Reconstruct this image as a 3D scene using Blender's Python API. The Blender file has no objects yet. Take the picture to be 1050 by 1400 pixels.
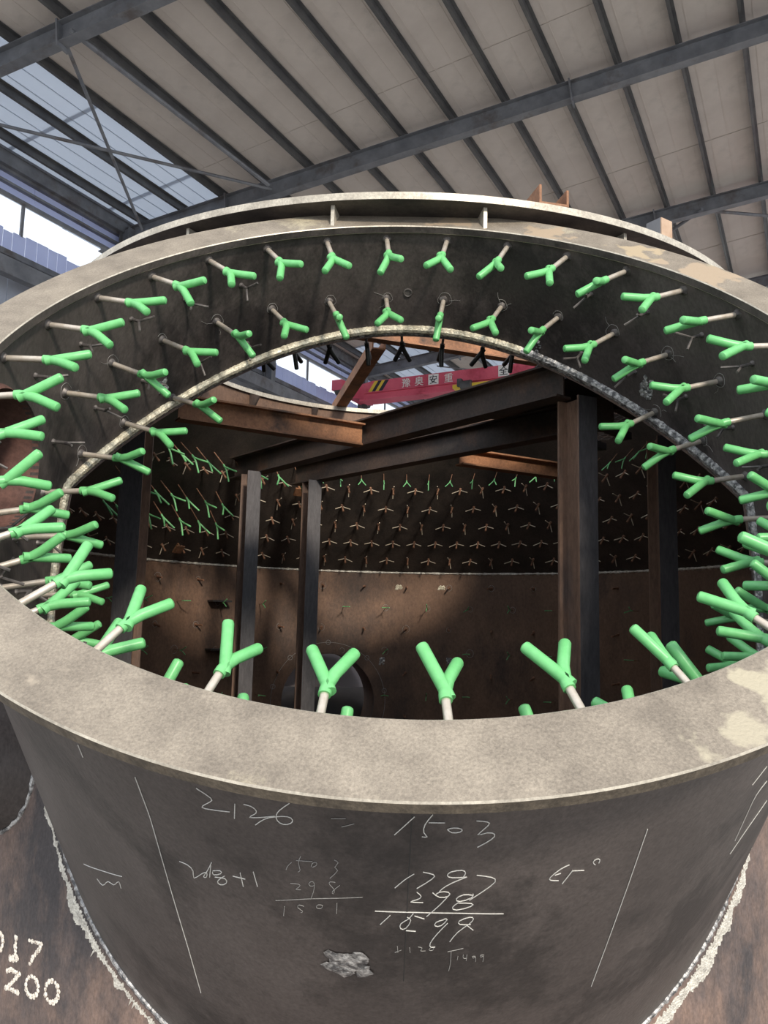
import bpy, bmesh, math, random, json
import numpy as np
from mathutils import Vector, Matrix
random.seed(7)
SC = bpy.context.scene
COL = SC.collection

# ---------------------------------------------------------------- camera
PITCH, ROLL, FPX = 0.1329, 0.0234, 1150.0
cam = bpy.data.cameras.new('camera'); camo = bpy.data.objects.new('camera', cam); COL.objects.link(camo)
cam.sensor_fit = 'VERTICAL'; cam.sensor_height = 36.0; cam.lens = 36.0 * FPX / 1400.0
cam.clip_start = 0.02; cam.clip_end = 400
cr, sr, cp, sp = math.cos(ROLL), math.sin(ROLL), math.cos(PITCH), math.sin(PITCH)
right = Vector((cr, -sp*sr, cp*sr)); up = Vector((-sr, -sp*cr, cp*cr)); fwd = Vector((0, cp, sp))
M = Matrix.Identity(4)
for i in range(3):
    M[i][0] = right[i]; M[i][1] = up[i]; M[i][2] = -fwd[i]
camo.matrix_world = M
SC.camera = camo

# ---------------------------------------------------------------- sky, sun, exposure
w = bpy.data.worlds.new('sky'); SC.world = w; w.use_nodes = True
bg = w.node_tree.nodes['Background']
bg.inputs[0].default_value = (0.86, 0.92, 1.0, 1); bg.inputs[1].default_value = 1.35
sl = bpy.data.lights.new('sun', 'SUN'); so = bpy.data.objects.new('sun', sl); COL.objects.link(so)
sl.energy = 3.0; sl.angle = math.radians(7); sl.color = (1.0, 0.90, 0.76)
so.rotation_euler = Vector((-0.30, 0.83, -0.47)).to_track_quat('-Z', 'Y').to_euler()
so.location = (6, -9, 6)
SC.view_settings.view_transform = 'Standard'; SC.view_settings.look = 'None'
SC.view_settings.exposure = 0.0; SC.view_settings.gamma = 1.0; SC.view_settings.use_curve_mapping = False

# procedural scene
DATA_S = r'''{"chalk":{"2126":[[[-108.22,0.1978],[-106.74,0.2117],[-107.01,0.2222],[-108.06,0.2426],[-108.01,0.2487],[-105.33,0.2344]],[[-104.7,0.2087],[-104.98,0.2493]],[[-103.88,0.2036],[-103.17,0.2028],[-102.7,0.2131],[-102.99,0.2233],[-103.76,0.2371],[-102.55,0.2284],[-101.2,0.2158]],[[-103.07,0.2516],[-102.18,0.2286],[-101.12,0.2163],[-100.0,0.2086],[-99.58,0.2155],[-99.8,0.2276],[-100.55,0.2348],[-101.07,0.2269],[-101.1,0.2135],[-100.77,0.1981],[-99.8,0.1751]]],"2068+1":[[[-112.06,0.4463],[-111.11,0.4445],[-110.52,0.4573],[-110.98,0.4935],[-109.57,0.4528],[-108.93,0.4422],[-109.21,0.4655],[-109.68,0.4676],[-108.9,0.4386],[-108.26,0.4057]],[[-108.41,0.4169],[-108.82,0.4576]],[[-108.3,0.432],[-107.34,0.42],[-107.36,0.4319],[-108.41,0.4478],[-108.37,0.4361]],[[-108.21,0.4509],[-106.94,0.4407],[-106.99,0.4593],[-107.81,0.4735],[-108.19,0.4641],[-107.12,0.436]],[[-106.21,0.4268],[-104.93,0.4244]],[[-105.36,0.409],[-105.28,0.451]],[[-103.98,0.3934],[-103.79,0.4372]]],"1503 faint":[[[-100.16,0.3369],[-100.54,0.3485],[-100.73,0.3621]],[[-99.24,0.3132],[-99.58,0.3333],[-99.36,0.3565],[-99.63,0.3612]],[[-99.71,0.328],[-98.23,0.3226]],[[-98.37,0.3384],[-98.24,0.3256],[-97.82,0.3216],[-97.85,0.3326],[-98.27,0.3392]],[[-96.27,0.309],[-95.82,0.3143],[-96.4,0.3318],[-95.85,0.3355],[-96.73,0.3641]]],"298 faint":[[[-100.47,0.4016],[-99.58,0.397],[-99.56,0.4053],[-100.14,0.4188],[-99.53,0.4148]],[[-98.22,0.3939],[-98.61,0.3995],[-98.79,0.3908],[-98.37,0.3802],[-98.16,0.3872],[-98.32,0.414],[-98.67,0.4392]],[[-96.28,0.3746],[-96.84,0.3741],[-96.86,0.3837],[-96.31,0.3971],[-96.53,0.4143],[-96.7,0.4054],[-95.91,0.3825]],[[-102.13,0.4683],[-98.51,0.4362],[-93.86,0.4109]]],"1801":[[[-101.31,0.4811],[-101.52,0.5142]],[[-99.38,0.4673],[-99.88,0.4638],[-100.11,0.4757],[-99.43,0.4849],[-99.75,0.4905]],[[-97.57,0.4529],[-98.06,0.4523],[-98.28,0.4659],[-97.69,0.4652],[-97.57,0.4529]],[[-96.22,0.4393],[-96.3,0.4737]]],"1503":[[[-89.58,0.1774],[-91.15,0.2255]],[[-88.13,0.1721],[-88.76,0.1968],[-88.81,0.219],[-88.33,0.2305],[-88.89,0.2286]],[[-88.41,0.1918],[-87.09,0.1928]],[[-86.84,0.2099],[-86.35,0.2053],[-85.53,0.21],[-85.7,0.2187],[-86.5,0.2198],[-86.84,0.2099]],[[-84.51,0.191],[-83.49,0.195],[-83.35,0.2029],[-84.54,0.2322],[-83.46,0.2217],[-82.71,0.2288],[-82.95,0.2424],[-84.15,0.2612]]],"1797":[[[-89.36,0.3325],[-90.14,0.3489],[-90.97,0.3755]],[[-88.59,0.3265],[-87.52,0.3338],[-87.6,0.3445],[-89.03,0.3751]],[[-84.72,0.3445],[-86.1,0.3458],[-86.55,0.3381],[-86.27,0.3263],[-85.12,0.3223],[-84.83,0.3321],[-85.04,0.3438]],[[-84.72,0.3445],[-86.06,0.3603],[-86.87,0.3779],[-87.06,0.3874]],[[-83.87,0.3413],[-82.42,0.3506],[-81.91,0.3647],[-83.1,0.3927],[-84.22,0.4161]]],"298":[[[-89.01,0.387],[-88.51,0.3997],[-88.86,0.4096],[-89.83,0.4179],[-88.4,0.4188]],[[-87.6,0.3886],[-87.01,0.4055],[-86.04,0.4013],[-86.09,0.3862],[-87.07,0.3851],[-87.36,0.3962]],[[-86.06,0.3937],[-86.74,0.4234],[-87.98,0.4635]],[[-83.95,0.4016],[-84.85,0.3957],[-85.57,0.4096],[-85.2,0.4217],[-83.92,0.4093],[-83.96,0.3978]],[[-85.2,0.4217],[-85.82,0.4362],[-85.44,0.4486],[-83.81,0.4366],[-83.85,0.4264],[-85.19,0.4233]],[[-92.73,0.4518],[-89.12,0.4501],[-85.08,0.4556],[-80.79,0.4722]]],"1599":[[[-91.34,0.463],[-92.23,0.4948]],[[-89.23,0.4541],[-89.64,0.4744],[-90.41,0.4874],[-90.39,0.5079],[-89.82,0.5073],[-89.3,0.4742],[-89.77,0.4665]],[[-89.82,0.5115],[-88.9,0.5134]],[[-89.1,0.462],[-88.18,0.4715]],[[-86.37,0.4751],[-87.14,0.4825],[-87.22,0.4972],[-86.54,0.4978],[-85.93,0.4717],[-86.38,0.4735]],[[-85.99,0.4879],[-86.92,0.5241],[-87.54,0.5578],[-87.39,0.5709],[-86.93,0.5687]],[[-83.79,0.4968],[-84.94,0.4955],[-85.04,0.4814],[-83.9,0.4696],[-83.53,0.4771],[-83.81,0.4926],[-84.98,0.5187],[-85.57,0.5515]],[[-84.25,0.4955],[-83.48,0.5168]]],"+126":[[[-90.77,0.5902],[-90.19,0.5805]],[[-90.56,0.5678],[-90.49,0.5898]],[[-89.38,0.571],[-89.31,0.5886]],[[-88.57,0.568],[-88.09,0.5706],[-88.42,0.5838],[-87.84,0.5822]],[[-87.28,0.5684],[-87.61,0.5796],[-87.13,0.5826],[-87.04,0.5712]]],"1499":[[[-85.69,0.588],[-84.18,0.5791]],[[-85.34,0.5869],[-85.24,0.6324],[-85.35,0.6601]],[[-84.6,0.6065],[-84.63,0.6201]],[[-84.09,0.6034],[-84.09,0.617],[-83.68,0.6165]],[[-83.72,0.6045],[-83.72,0.6255]],[[-82.85,0.6121],[-83.22,0.6107],[-83.05,0.6204],[-82.8,0.6123],[-82.76,0.6325]],[[-82.0,0.611],[-82.42,0.6092],[-82.32,0.6205],[-82.0,0.611],[-82.01,0.6356]]],"Er 9":[[[-75.36,0.3512],[-76.12,0.3568],[-77.1,0.3798],[-76.92,0.3884],[-76.06,0.3941]],[[-76.56,0.3744],[-76.0,0.3722]],[[-74.88,0.3714],[-75.6,0.4071]],[[-74.87,0.3729],[-73.68,0.3806]],[[-72.67,0.3719],[-73.06,0.3614],[-72.73,0.3532],[-72.27,0.3586],[-72.33,0.3697]]],"line left":[[[-114.86,0.2369],[-114.37,0.3377],[-114.26,0.5805],[-114.06,0.7916],[-113.98,0.9839]],[[-121.81,0.2379],[-121.65,0.2688]],[[-130.93,0.7757],[-125.97,0.7006],[-121.89,0.6465]],[[-128.28,0.778],[-127.4,0.7917],[-125.34,0.7245],[-124.4,0.7287],[-122.76,0.6758],[-122.89,0.7083]]],"line right":[[[-67.99,0.3113],[-67.97,0.4717],[-68.03,0.6504],[-68.2,0.8658]]],"line edge":[[[-50.46,0.4004],[-51.88,0.4207],[-51.72,0.5734]],[[-46.82,0.5235],[-49.45,0.5706],[-51.3,0.6277]],[[-52.47,0.327],[-53.99,0.3592]]],"dashes":[[[-96.36,0.1976],[-95.15,0.1932]],[[-95.52,0.216],[-94.47,0.2044]]]},"digits":{"0":[[[-123.81,-0.8971],[-123.83,-0.9087],[-123.98,-0.9187],[-124.23,-0.9248],[-124.52,-0.9256],[-124.78,-0.9209],[-124.96,-0.9118],[-125.01,-0.9003],[-124.92,-0.889],[-124.71,-0.8806],[-124.43,-0.8771],[-124.15,-0.8792],[-123.92,-0.8865],[-123.81,-0.8971]]],"1":[[[-122.25,-0.8734],[-122.11,-0.8764],[-122.16,-0.8984],[-122.08,-0.9195]],[[-121.76,-0.9251],[-121.92,-0.9302],[-122.33,-0.9342],[-122.68,-0.9342],[-122.7,-0.9301],[-122.37,-0.925],[-121.95,-0.9228],[-121.76,-0.9251]]],"7":[[[-120.52,-0.8707],[-119.85,-0.8701],[-119.13,-0.8705],[-119.38,-0.8867],[-119.96,-0.9093],[-120.27,-0.9275]]],"2":[[[-122.97,-0.9668],[-122.46,-0.9595],[-121.39,-0.9638],[-122.33,-0.9939],[-122.94,-1.011],[-122.27,-1.0095],[-121.48,-1.0098]]],"0b":[[[-119.17,-0.9757],[-119.15,-0.9876],[-119.29,-0.9983],[-119.56,-1.0053],[-119.89,-1.0072],[-120.21,-1.0033],[-120.45,-0.9947],[-120.55,-0.9831],[-120.48,-0.9713],[-120.27,-0.9621],[-119.95,-0.9575],[-119.62,-0.9587],[-119.34,-0.9653],[-119.17,-0.9757]]],"0c":[[[-116.96,-0.9732],[-116.97,-0.9859],[-117.14,-0.9971],[-117.42,-1.0041],[-117.76,-1.0054],[-118.07,-1.0007],[-118.29,-0.9911],[-118.36,-0.9785],[-118.26,-0.9661],[-118.02,-0.9566],[-117.7,-0.9523],[-117.36,-0.9542],[-117.1,-0.9618],[-116.96,-0.9732]]]}}'''
ANCH = [[161.8,0.05,-0.04,-0.01,1.13,0.14,1.0],[150.6,0.05,-0.09,-0.06,1.52,0.14,1.0],[139.4,0.05,-0.05,-0.03,0.87,0.14,1.0],[128.1,0.05,-0.02,-0.01,1.48,0.14,1.0],[116.9,0.05,-0.01,0.0,1.14,0.14,1.0],[105.6,0.05,0.04,0.05,1.42,0.14,1.0],[94.4,0.05,0.04,0.0,0.97,0.14,1.0],[83.2,0.05,0.05,0.04,1.66,0.14,1.0],[71.9,0.05,0.05,0.03,1.05,0.14,1.0],[60.7,0.05,0.03,0.05,1.62,0.14,1.0],[49.4,0.05,-0.03,0.06,0.77,0.14,1.0],[38.2,0.05,-0.04,0.07,1.72,0.14,1.0],[27.1,0.05,-0.01,0.07,0.79,0.14,1.0],[15.7,0.05,-0.07,0.04,1.72,0.14,1.0],[4.5,0.05,0.01,-0.01,0.74,0.14,1.0],[173.1,0.05,-0.06,0.03,1.61,0.14,1.0],[184.3,0.05,-0.08,0.06,1.03,0.14,1.0],[196.1,0.035,-0.0,-0.02,1.57,0.13,0.96],[207.2,0.043,-0.02,-0.01,0.26,0.128,0.87],[195.3,0.244,-0.0,-0.01,3.03,0.13,0.96],[216.8,0.057,0.02,0.01,1.55,0.119,1.01],[206.8,0.249,-0.03,-0.01,3.02,0.127,0.94],[229.0,0.052,-0.0,-0.02,1.03,0.12,0.94],[184.3,0.46,0.02,-0.03,3.01,0.14,1.0],[217.0,0.253,-0.01,-0.0,1.52,0.124,0.85],[207.0,0.454,-0.02,-0.01,2.99,0.132,0.91],[240.0,0.051,-0.02,-0.04,1.52,0.117,0.98],[251.5,0.066,0.0,-0.03,0.86,0.119,1.02],[262.2,0.065,0.02,-0.06,1.56,0.125,0.98],[-86.7,0.067,0.01,-0.01,0.98,0.129,0.99],[-74.7,0.069,0.0,-0.01,1.44,0.128,1.03],[-63.9,0.073,-0.05,0.01,0.87,0.109,1.16],[-51.7,0.065,0.0,-0.0,1.52,0.119,1.07],[15.7,0.46,-0.02,-0.01,1.8,0.14,1.0],[27.0,0.46,0.01,0.01,0.04,0.14,1.0],[4.5,0.46,0.03,0.01,0.13,0.14,1.0],[-6.8,0.46,0.02,-0.01,1.59,0.14,1.0],[15.7,0.256,0.09,0.03,0.21,0.14,1.0],[27.0,0.255,0.0,0.07,1.77,0.14,1.0],[38.2,0.255,-0.03,0.07,0.31,0.14,1.0],[49.4,0.255,0.02,0.08,1.73,0.14,1.0],[60.7,0.255,0.02,0.08,0.11,0.14,1.0],[71.9,0.255,-0.01,0.04,1.6,0.14,1.0],[83.2,0.255,0.05,0.01,0.07,0.14,1.0],[94.4,0.255,-0.05,0.01,1.43,0.14,1.0],[105.6,0.255,-0.0,-0.02,2.86,0.14,1.0],[116.9,0.255,-0.02,-0.02,1.49,0.14,1.0],[128.1,0.255,0.0,-0.04,3.06,0.14,1.0],[139.4,0.255,-0.03,-0.04,1.45,0.14,1.0],[150.6,0.255,0.05,-0.02,3.13,0.14,1.0],[161.8,0.255,-0.04,-0.05,1.44,0.14,1.0],[150.6,0.46,-0.02,-0.07,1.45,0.14,1.0],[161.7,0.46,-0.04,-0.09,3.06,0.14,1.0],[139.3,0.46,-0.12,-0.1,3.05,0.14,1.0],[173.1,0.46,-0.1,-0.09,1.5,0.14,1.0],[38.2,0.46,0.03,0.02,1.76,0.14,1.0]]
GUS = [-119.9, -100.0, -82.0, -63.0]
LPLATE = -56.3
COLS = [(-1.109, 3.7, 0.84, 0.12, 0.1, -3), (-0.761, 4.72, 0.838, 0.14, 0.078, 25), (-0.437, 4.98, 0.838, 0.14, 0.08, 22), (0.702, 3.02, 0.838, 0.12, 0.085, 27), (1.208, 3.62, 0.838, 0.12, 0.08, 5)]
# ---------------------------------------------------------------- materials
def mat(name, c1, c2=None, scale=6.0, rough=0.6, metal=0.0, bump=0.0, bscale=60.0, c3=None, s3=1.5, stretch=(1,1,1), lo=.35, hi=.65, t3=(.52,.66), trans=0.0):
    m = bpy.data.materials.new(name); m.use_nodes = True
    nt = m.node_tree; N = nt.nodes; L = nt.links; b = N['Principled BSDF']
    b.inputs['Roughness'].default_value = rough; b.inputs['Metallic'].default_value = metal
    b.inputs['Base Color'].default_value = (*c1, 1)
    if c2 is None and bump == 0: return m
    tc = N.new('ShaderNodeTexCoord'); mp = N.new('ShaderNodeMapping'); mp.inputs['Scale'].default_value = stretch
    L.new(tc.outputs['Object'], mp.inputs[0])
    if c2 is not None:
        n = N.new('ShaderNodeTexNoise'); n.inputs['Scale'].default_value = scale; n.inputs['Detail'].default_value = 7; n.inputs['Roughness'].default_value = .62
        L.new(mp.outputs[0], n.inputs[0])
        r = N.new('ShaderNodeValToRGB'); r.color_ramp.elements[0].position = lo; r.color_ramp.elements[1].position = hi
        r.color_ramp.elements[0].color = (*c1, 1); r.color_ramp.elements[1].color = (*c2, 1)
        L.new(n.outputs['Fac'], r.inputs[0]); out = r.outputs[0]
        if c3 is not None:
            n3 = N.new('ShaderNodeTexNoise'); n3.inputs['Scale'].default_value = s3; n3.inputs['Detail'].default_value = 9; n3.inputs['Roughness'].default_value = .7
            L.new(mp.outputs[0], n3.inputs[0])
            r3 = N.new('ShaderNodeValToRGB'); r3.color_ramp.elements[0].position = t3[0]; r3.color_ramp.elements[1].position = t3[1]
            L.new(n3.outputs['Fac'], r3.inputs[0])
            mx = N.new('ShaderNodeMix'); mx.data_type = 'RGBA'; L.new(r3.outputs[0], mx.inputs[0]); L.new(out, mx.inputs[6]); mx.inputs[7].default_value = (*c3, 1)
            out = mx.outputs[2]
        if bump and bscale > 50:      # fine scale grain on the steel
            ng = N.new('ShaderNodeTexNoise'); ng.inputs['Scale'].default_value = bscale*1.3; ng.inputs['Detail'].default_value = 6; ng.inputs['Roughness'].default_value = .75
            L.new(mp.outputs[0], ng.inputs[0])
            mr = N.new('ShaderNodeMapRange'); mr.inputs[1].default_value = .3; mr.inputs[2].default_value = .7; mr.inputs[3].default_value = .68; mr.inputs[4].default_value = 1.32
            L.new(ng.outputs['Fac'], mr.inputs[0])
            hs = N.new('ShaderNodeMix'); hs.data_type = 'RGBA'; hs.blend_type = 'MULTIPLY'; hs.inputs[0].default_value = 1
            cmb = N.new('ShaderNodeCombineColor')
            for q in range(3): L.new(mr.outputs[0], cmb.inputs[q])
            L.new(out, hs.inputs[6]); L.new(cmb.outputs[0], hs.inputs[7]); out = hs.outputs[2]
        L.new(out, b.inputs['Base Color'])
    if bump:
        nb = N.new('ShaderNodeTexNoise'); nb.inputs['Scale'].default_value = bscale; nb.inputs['Detail'].default_value = 5
        L.new(mp.outputs[0], nb.inputs[0])
        bp = N.new('ShaderNodeBump'); bp.inputs['Strength'].default_value = bump; bp.inputs['Distance'].default_value = .004
        L.new(nb.outputs['Fac'], bp.inputs['Height']); L.new(bp.outputs[0], b.inputs['Normal'])
    if trans:
        tr = N.new('ShaderNodeBsdfTranslucent'); tr.inputs[0].default_value = (*c1, 1); ms = N.new('ShaderNodeMixShader'); ms.inputs[0].default_value = trans
        L.new(b.outputs[0], ms.inputs[1]); L.new(tr.outputs[0], ms.inputs[2]); L.new(ms.outputs[0], N['Material Output'].inputs[0])
    return m
MT = dict(
 nozzle=mat('mill_scale_steel', (.070,.058,.055), (.116,.098,.092), 3.5, .48, .2, .25, 90, (.040,.034,.033), 2.4, (1,1,.4), .3, .7, (.50,.60)),
 shell_in=mat('shaded_rolled_steel', (.050,.042,.038), (.095,.075,.062), 4, .60, .15, .2, 70, (.035,.03,.028), 2.2),  # inside of the cone, shade of its downward lean put in the colour
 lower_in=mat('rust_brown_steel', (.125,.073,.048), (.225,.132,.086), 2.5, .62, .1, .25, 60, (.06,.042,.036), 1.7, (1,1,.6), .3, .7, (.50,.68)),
 shell_out=mat('rusty_weathered_steel', (.15,.12,.115), (.30,.20,.155), 14, .6, .15, .45, 110, (.075,.066,.068), 3.2, (1,1,.5), .3, .7, (.45,.62)),
 flange=mat('ground_grey_steel', (.22,.188,.152), (.36,.31,.25), 11, .55, .15, .45, 180, (.52,.46,.33), 1.9, (1,1,1), .32, .68, (.56,.64)),
 flange_edge=mat('flame_cut_steel', (.085,.07,.055), (.17,.14,.105), 40, .6, .2, .5, 150, None, 1, (1,1,.2)),
 bead=mat('bright_weld_bead', (.42,.37,.27), (.85,.80,.64), 45, .42, .35, .8, 160),
 ground=mat('ground_bright_steel', (.50,.47,.42), (.92,.88,.78), 60, .35, .4, .9, 200),
 patch=mat('ground_weld_patch', (.12,.12,.125), (.62,.61,.60), 55, .35, .5, .9, 120, lo=.42, hi=.6),
 ring=mat('cut_plate_steel', (.40,.36,.30), (.62,.57,.48), 14, .45, .3, .2, 90),
 ring_dark=mat('ring_underside_shade', (.04,.035,.035), (.10,.085,.075), 8, .6, .1, .2),  # ring steel again, near black: shade under the plate put in the colour
 rust=mat('rusty_beam_steel', (.20,.095,.05), (.42,.20,.10), 5, .65, .05, .25, 60, (.09,.055,.04), 3.0),
 beam_dark=mat('dark_beam_steel', (.06,.05,.046), (.11,.075,.06), 5, .6, .1, .2, 60, (.16,.09,.06), 2.0),
 plate_dark=mat('dark_deck_plate', (.03,.028,.028), (.06,.05,.048), 4, .6, .1),
 rod=mat('bare_anchor_rod', (.55,.47,.38), (.72,.66,.58), 30, .42, .45),
 rod_dark=mat('scorched_anchor_rod', (.06,.055,.055), (.20,.18,.17), 30, .5, .3),
 stud=mat('rusty_stud', (.16,.08,.05), (.34,.18,.11), 40, .6, .1),
 prong=mat('bright_bare_prong', (.66,.56,.42), (.85,.75,.60), 40, .4, .2),
 green=mat('green_plastic_sleeve', (.14,.50,.17), (.21,.62,.24), 20, .36, 0, .1, 45, (.36,.60,.30), 14, t3=(.62,.74)),
 green2=mat('dull_green_sleeve', (.16,.52,.20), (.26,.64,.28), 20, .4),
 black=mat('backlit_black_sleeve', (.012,.014,.014), (.03,.03,.03), 20, .4),  # sleeves seen against the light, their backlit look painted black
 chalk=mat('white_chalk', (.60,.59,.56), (.80,.79,.75), 300, .9),
 faint=mat('faint_chalk', (.28,.27,.26), (.42,.41,.39), 300, .9),
 scribe=mat('scribed_line', (.03,.03,.03)),
 paint=mat('white_peening_marks', (.42,.34,.28), (.95,.88,.78), 160, .6, .1, .6, 200, lo=.38, hi=.5),
 rust_in=mat('rust_red_pipe', (.11,.06,.052), (.20,.10,.08), 6, .65, .05, .3, 60, (.07,.05,.05), 3),
 grey_plate=mat('grey_cover_plate', (.58,.52,.53), (.66,.60,.61), 6, .6),
 roof=mat('roof_sheet', (.50,.445,.41), (.62,.56,.515), .8, .7, 0, .08, 3, (.40,.365,.34), .5, (1,1,1), .3,.7, (.55,.75)),
 skylight=mat('translucent_roof_sheet', (.66,.70,.76), (.74,.77,.82), 1, .6, trans=.6),
 roofsteel=mat('grey_painted_steel', (.12,.125,.14), (.20,.205,.22), 2, .55, .1, c3=(.10,.085,.08), s3=1.2),
 purlin=mat('galvanised_purlin', (.075,.075,.08), (.12,.12,.12), 2, .5, .3),
 wall=mat('wall_sheet', (.32,.34,.40), (.42,.45,.52), 1, .7),
 wall_tr=mat('translucent_wall_sheet', (.62,.66,.84), (.70,.74,.90), 1, .6, trans=.45),
 crane=mat('red_crane_paint', (.62,.09,.15), (.74,.13,.19), 1.2, .5, c3=(.42,.04,.07), s3=.7),
 crane_dark=mat('dark_crane_steel', (.05,.05,.055), (.10,.10,.10), 3),
 yellow=mat('yellow_paint', (.75,.52,.05)), blackp=mat('black_paint', (.02,.02,.03)), white=mat('white_paint', (.85,.83,.80)),
 floor=mat('concrete_floor', (.30,.29,.27), (.42,.40,.37), 1.0, .85, c3=(.22,.21,.20), s3=.3),
)

def worn_sunlit_area(m, spots):
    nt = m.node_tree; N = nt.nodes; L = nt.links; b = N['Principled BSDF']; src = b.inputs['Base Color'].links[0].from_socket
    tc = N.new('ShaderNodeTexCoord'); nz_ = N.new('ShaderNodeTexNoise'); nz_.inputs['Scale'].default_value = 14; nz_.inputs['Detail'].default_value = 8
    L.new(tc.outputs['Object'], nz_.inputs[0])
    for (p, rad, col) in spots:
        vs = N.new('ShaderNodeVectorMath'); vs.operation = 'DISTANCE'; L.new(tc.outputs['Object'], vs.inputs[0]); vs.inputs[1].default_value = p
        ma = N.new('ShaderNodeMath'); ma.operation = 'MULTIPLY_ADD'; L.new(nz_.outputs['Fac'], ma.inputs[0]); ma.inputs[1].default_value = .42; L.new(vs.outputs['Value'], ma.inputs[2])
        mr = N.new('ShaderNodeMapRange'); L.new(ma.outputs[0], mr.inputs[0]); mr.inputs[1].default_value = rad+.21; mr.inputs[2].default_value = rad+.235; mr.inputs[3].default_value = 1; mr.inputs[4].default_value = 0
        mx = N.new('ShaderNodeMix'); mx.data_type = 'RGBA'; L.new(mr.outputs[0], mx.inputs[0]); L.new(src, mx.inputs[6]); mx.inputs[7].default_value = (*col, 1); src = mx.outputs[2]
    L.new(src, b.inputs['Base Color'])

# ---------------------------------------------------------------- mesh helpers
def mesh(name, V, F, m, smooth=True):
    me = bpy.data.meshes.new(name); me.from_pydata([tuple(map(float, v)) for v in V], [], F); me.validate(); me.materials.append(m)
    if smooth:
        me.polygons.foreach_set('use_smooth', [True]*len(me.polygons))
        try: me.set_sharp_from_angle(angle=math.radians(35))
        except Exception: pass
    return me
def root(name, label, cat, loc=(0,0,0), group=None, kind=None):
    o = bpy.data.objects.new(name, None); COL.objects.link(o); o.location = loc; o.empty_display_size = .1
    if label: o['label'] = label
    if cat: o['category'] = cat
    if group: o['group'] = group
    if kind: o['kind'] = kind
    return o
def wloc(o):
    v = Vector(o.location)
    while o.parent: o = o.parent; v += Vector(o.location)
    return v
def part(name, V, F, m, parent=None, smooth=True, label=None, kind=None):
    """world-space vertices; the object's origin sits at its parent's origin"""
    if parent is not None:
        p = wloc(parent); V = [(v[0]-p[0], v[1]-p[1], v[2]-p[2]) for v in V]
    o = bpy.data.objects.new(name, mesh(name, V, F, m, smooth)); COL.objects.link(o); o.parent = parent
    if label: o['label'] = label
    if kind: o['kind'] = kind
    return o
class MB:
    def __init__(s): s.V = []; s.F = []
    def add(s, V, F):
        b = len(s.V); s.V += [tuple(v) for v in V]; s.F += [tuple(i+b for i in f) for f in F]; return s
    def hexa(s, P):   # 8 points: bottom quad, top quad
        return s.add(P, [(3,2,1,0),(4,5,6,7),(0,1,5,4),(1,2,6,5),(2,3,7,6),(3,0,4,7)])
    def box(s, c, ax, ay, az):   # centre, half-vectors
        c, ax, ay, az = map(Vector, (c, ax, ay, az))
        return s.hexa([c-ax-ay-az, c+ax-ay-az, c+ax+ay-az, c-ax+ay-az, c-ax-ay+az, c+ax-ay+az, c+ax+ay+az, c-ax+ay+az])
    def prism(s, prof, A, B, X, Y):   # closed profile [(x,y)] swept from A to B
        A, B, X, Y = map(Vector, (A, B, X, Y)); n = len(prof)
        V = [A + X*p[0] + Y*p[1] for p in prof] + [B + X*p[0] + Y*p[1] for p in prof]
        return s.add(V, [tuple(range(n))[::-1], tuple(range(n, 2*n))] + [(i, (i+1) % n, (i+1) % n+n, i+n) for i in range(n)])
    def tube(s, P, r, n=8, cap=True, rr=None):
        P = [Vector(p) for p in P]; m = len(P); T = []
        for i in range(m):
            a = P[max(i-1, 0)]; b = P[min(i+1, m-1)]; T.append((b-a).normalized())
        ref = Vector((0,0,1)) if abs(T[0].z) < .9 else Vector((1,0,0))
        N = (ref - T[0]*ref.dot(T[0])).normalized(); V = []
        for i in range(m):
            N = (N - T[i]*N.dot(T[i])).normalized(); Bn = T[i].cross(N); rad = r if rr is None else rr[i]
            V += [P[i] + (N*math.cos(2*math.pi*k/n) + Bn*math.sin(2*math.pi*k/n))*rad for k in range(n)]
        F = [(i*n+k, i*n+(k+1) % n, (i+1)*n+(k+1) % n, (i+1)*n+k) for i in range(m-1) for k in range(n)]
        if cap: F += [tuple(range(n))[::-1], tuple(range((m-1)*n, m*n))]
        return s.add(V, F)
    def build(s, name, m, parent=None, smooth=True, **k): return part(name, s.V, s.F, m, parent, smooth, **k)
def round_tube(mb, P, r, n=10):
    """tube with a domed far end"""
    P = [Vector(p) for p in P]; d = (P[-1]-P[-2]).normalized()
    Q = P[:-1] + [P[-1]-d*r*.6, P[-1]-d*r*.25, P[-1]]; rr = [r]*(len(P)-1) + [r, r*.88, r*.45]
    mb.tube(Q, r, n, True, rr)
def I_prof(hh, b, tw, tf):   # x across flange, y up
    x, y, t = b/2, hh/2, tw/2
    return [(-x,-y),(x,-y),(x,-y+tf),(t,-y+tf),(t,y-tf),(x,y-tf),(x,y),(-x,y),(-x,y-tf),(-t,y-tf),(-t,-y+tf),(-x,-y+tf)]
def C_prof(hh, b, t):
    return [(0,-hh/2),(b,-hh/2),(b,-hh/2+t),(t,-hh/2+t),(t,hh/2-t),(b,hh/2-t),(b,hh/2),(0,hh/2)]
def revolve(prof, cx, cy, n=192, closed=True, arc=None):
    """prof: list of (r,z) closed loop"""
    V = []; m = len(prof); F = []
    if arc is None: angs = [2*math.pi*i/n for i in range(n)]; wrap = True
    else: angs = [arc[0]+(arc[1]-arc[0])*i/n for i in range(n+1)]; wrap = False
    for a in angs:
        V += [(cx+r*math.cos(a), cy+r*math.sin(a), z) for r, z in prof]
    na = len(angs)
    for i in range(na if wrap else na-1):
        j = (i+1) % na
        for k in range(m):
            l = (k+1) % m; F.append((i*m+k, j*m+k, j*m+l, i*m+l))
    if not wrap: F += [tuple(range(m))[::-1], tuple(range((na-1)*m, na*m))]
    return V, F
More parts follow.
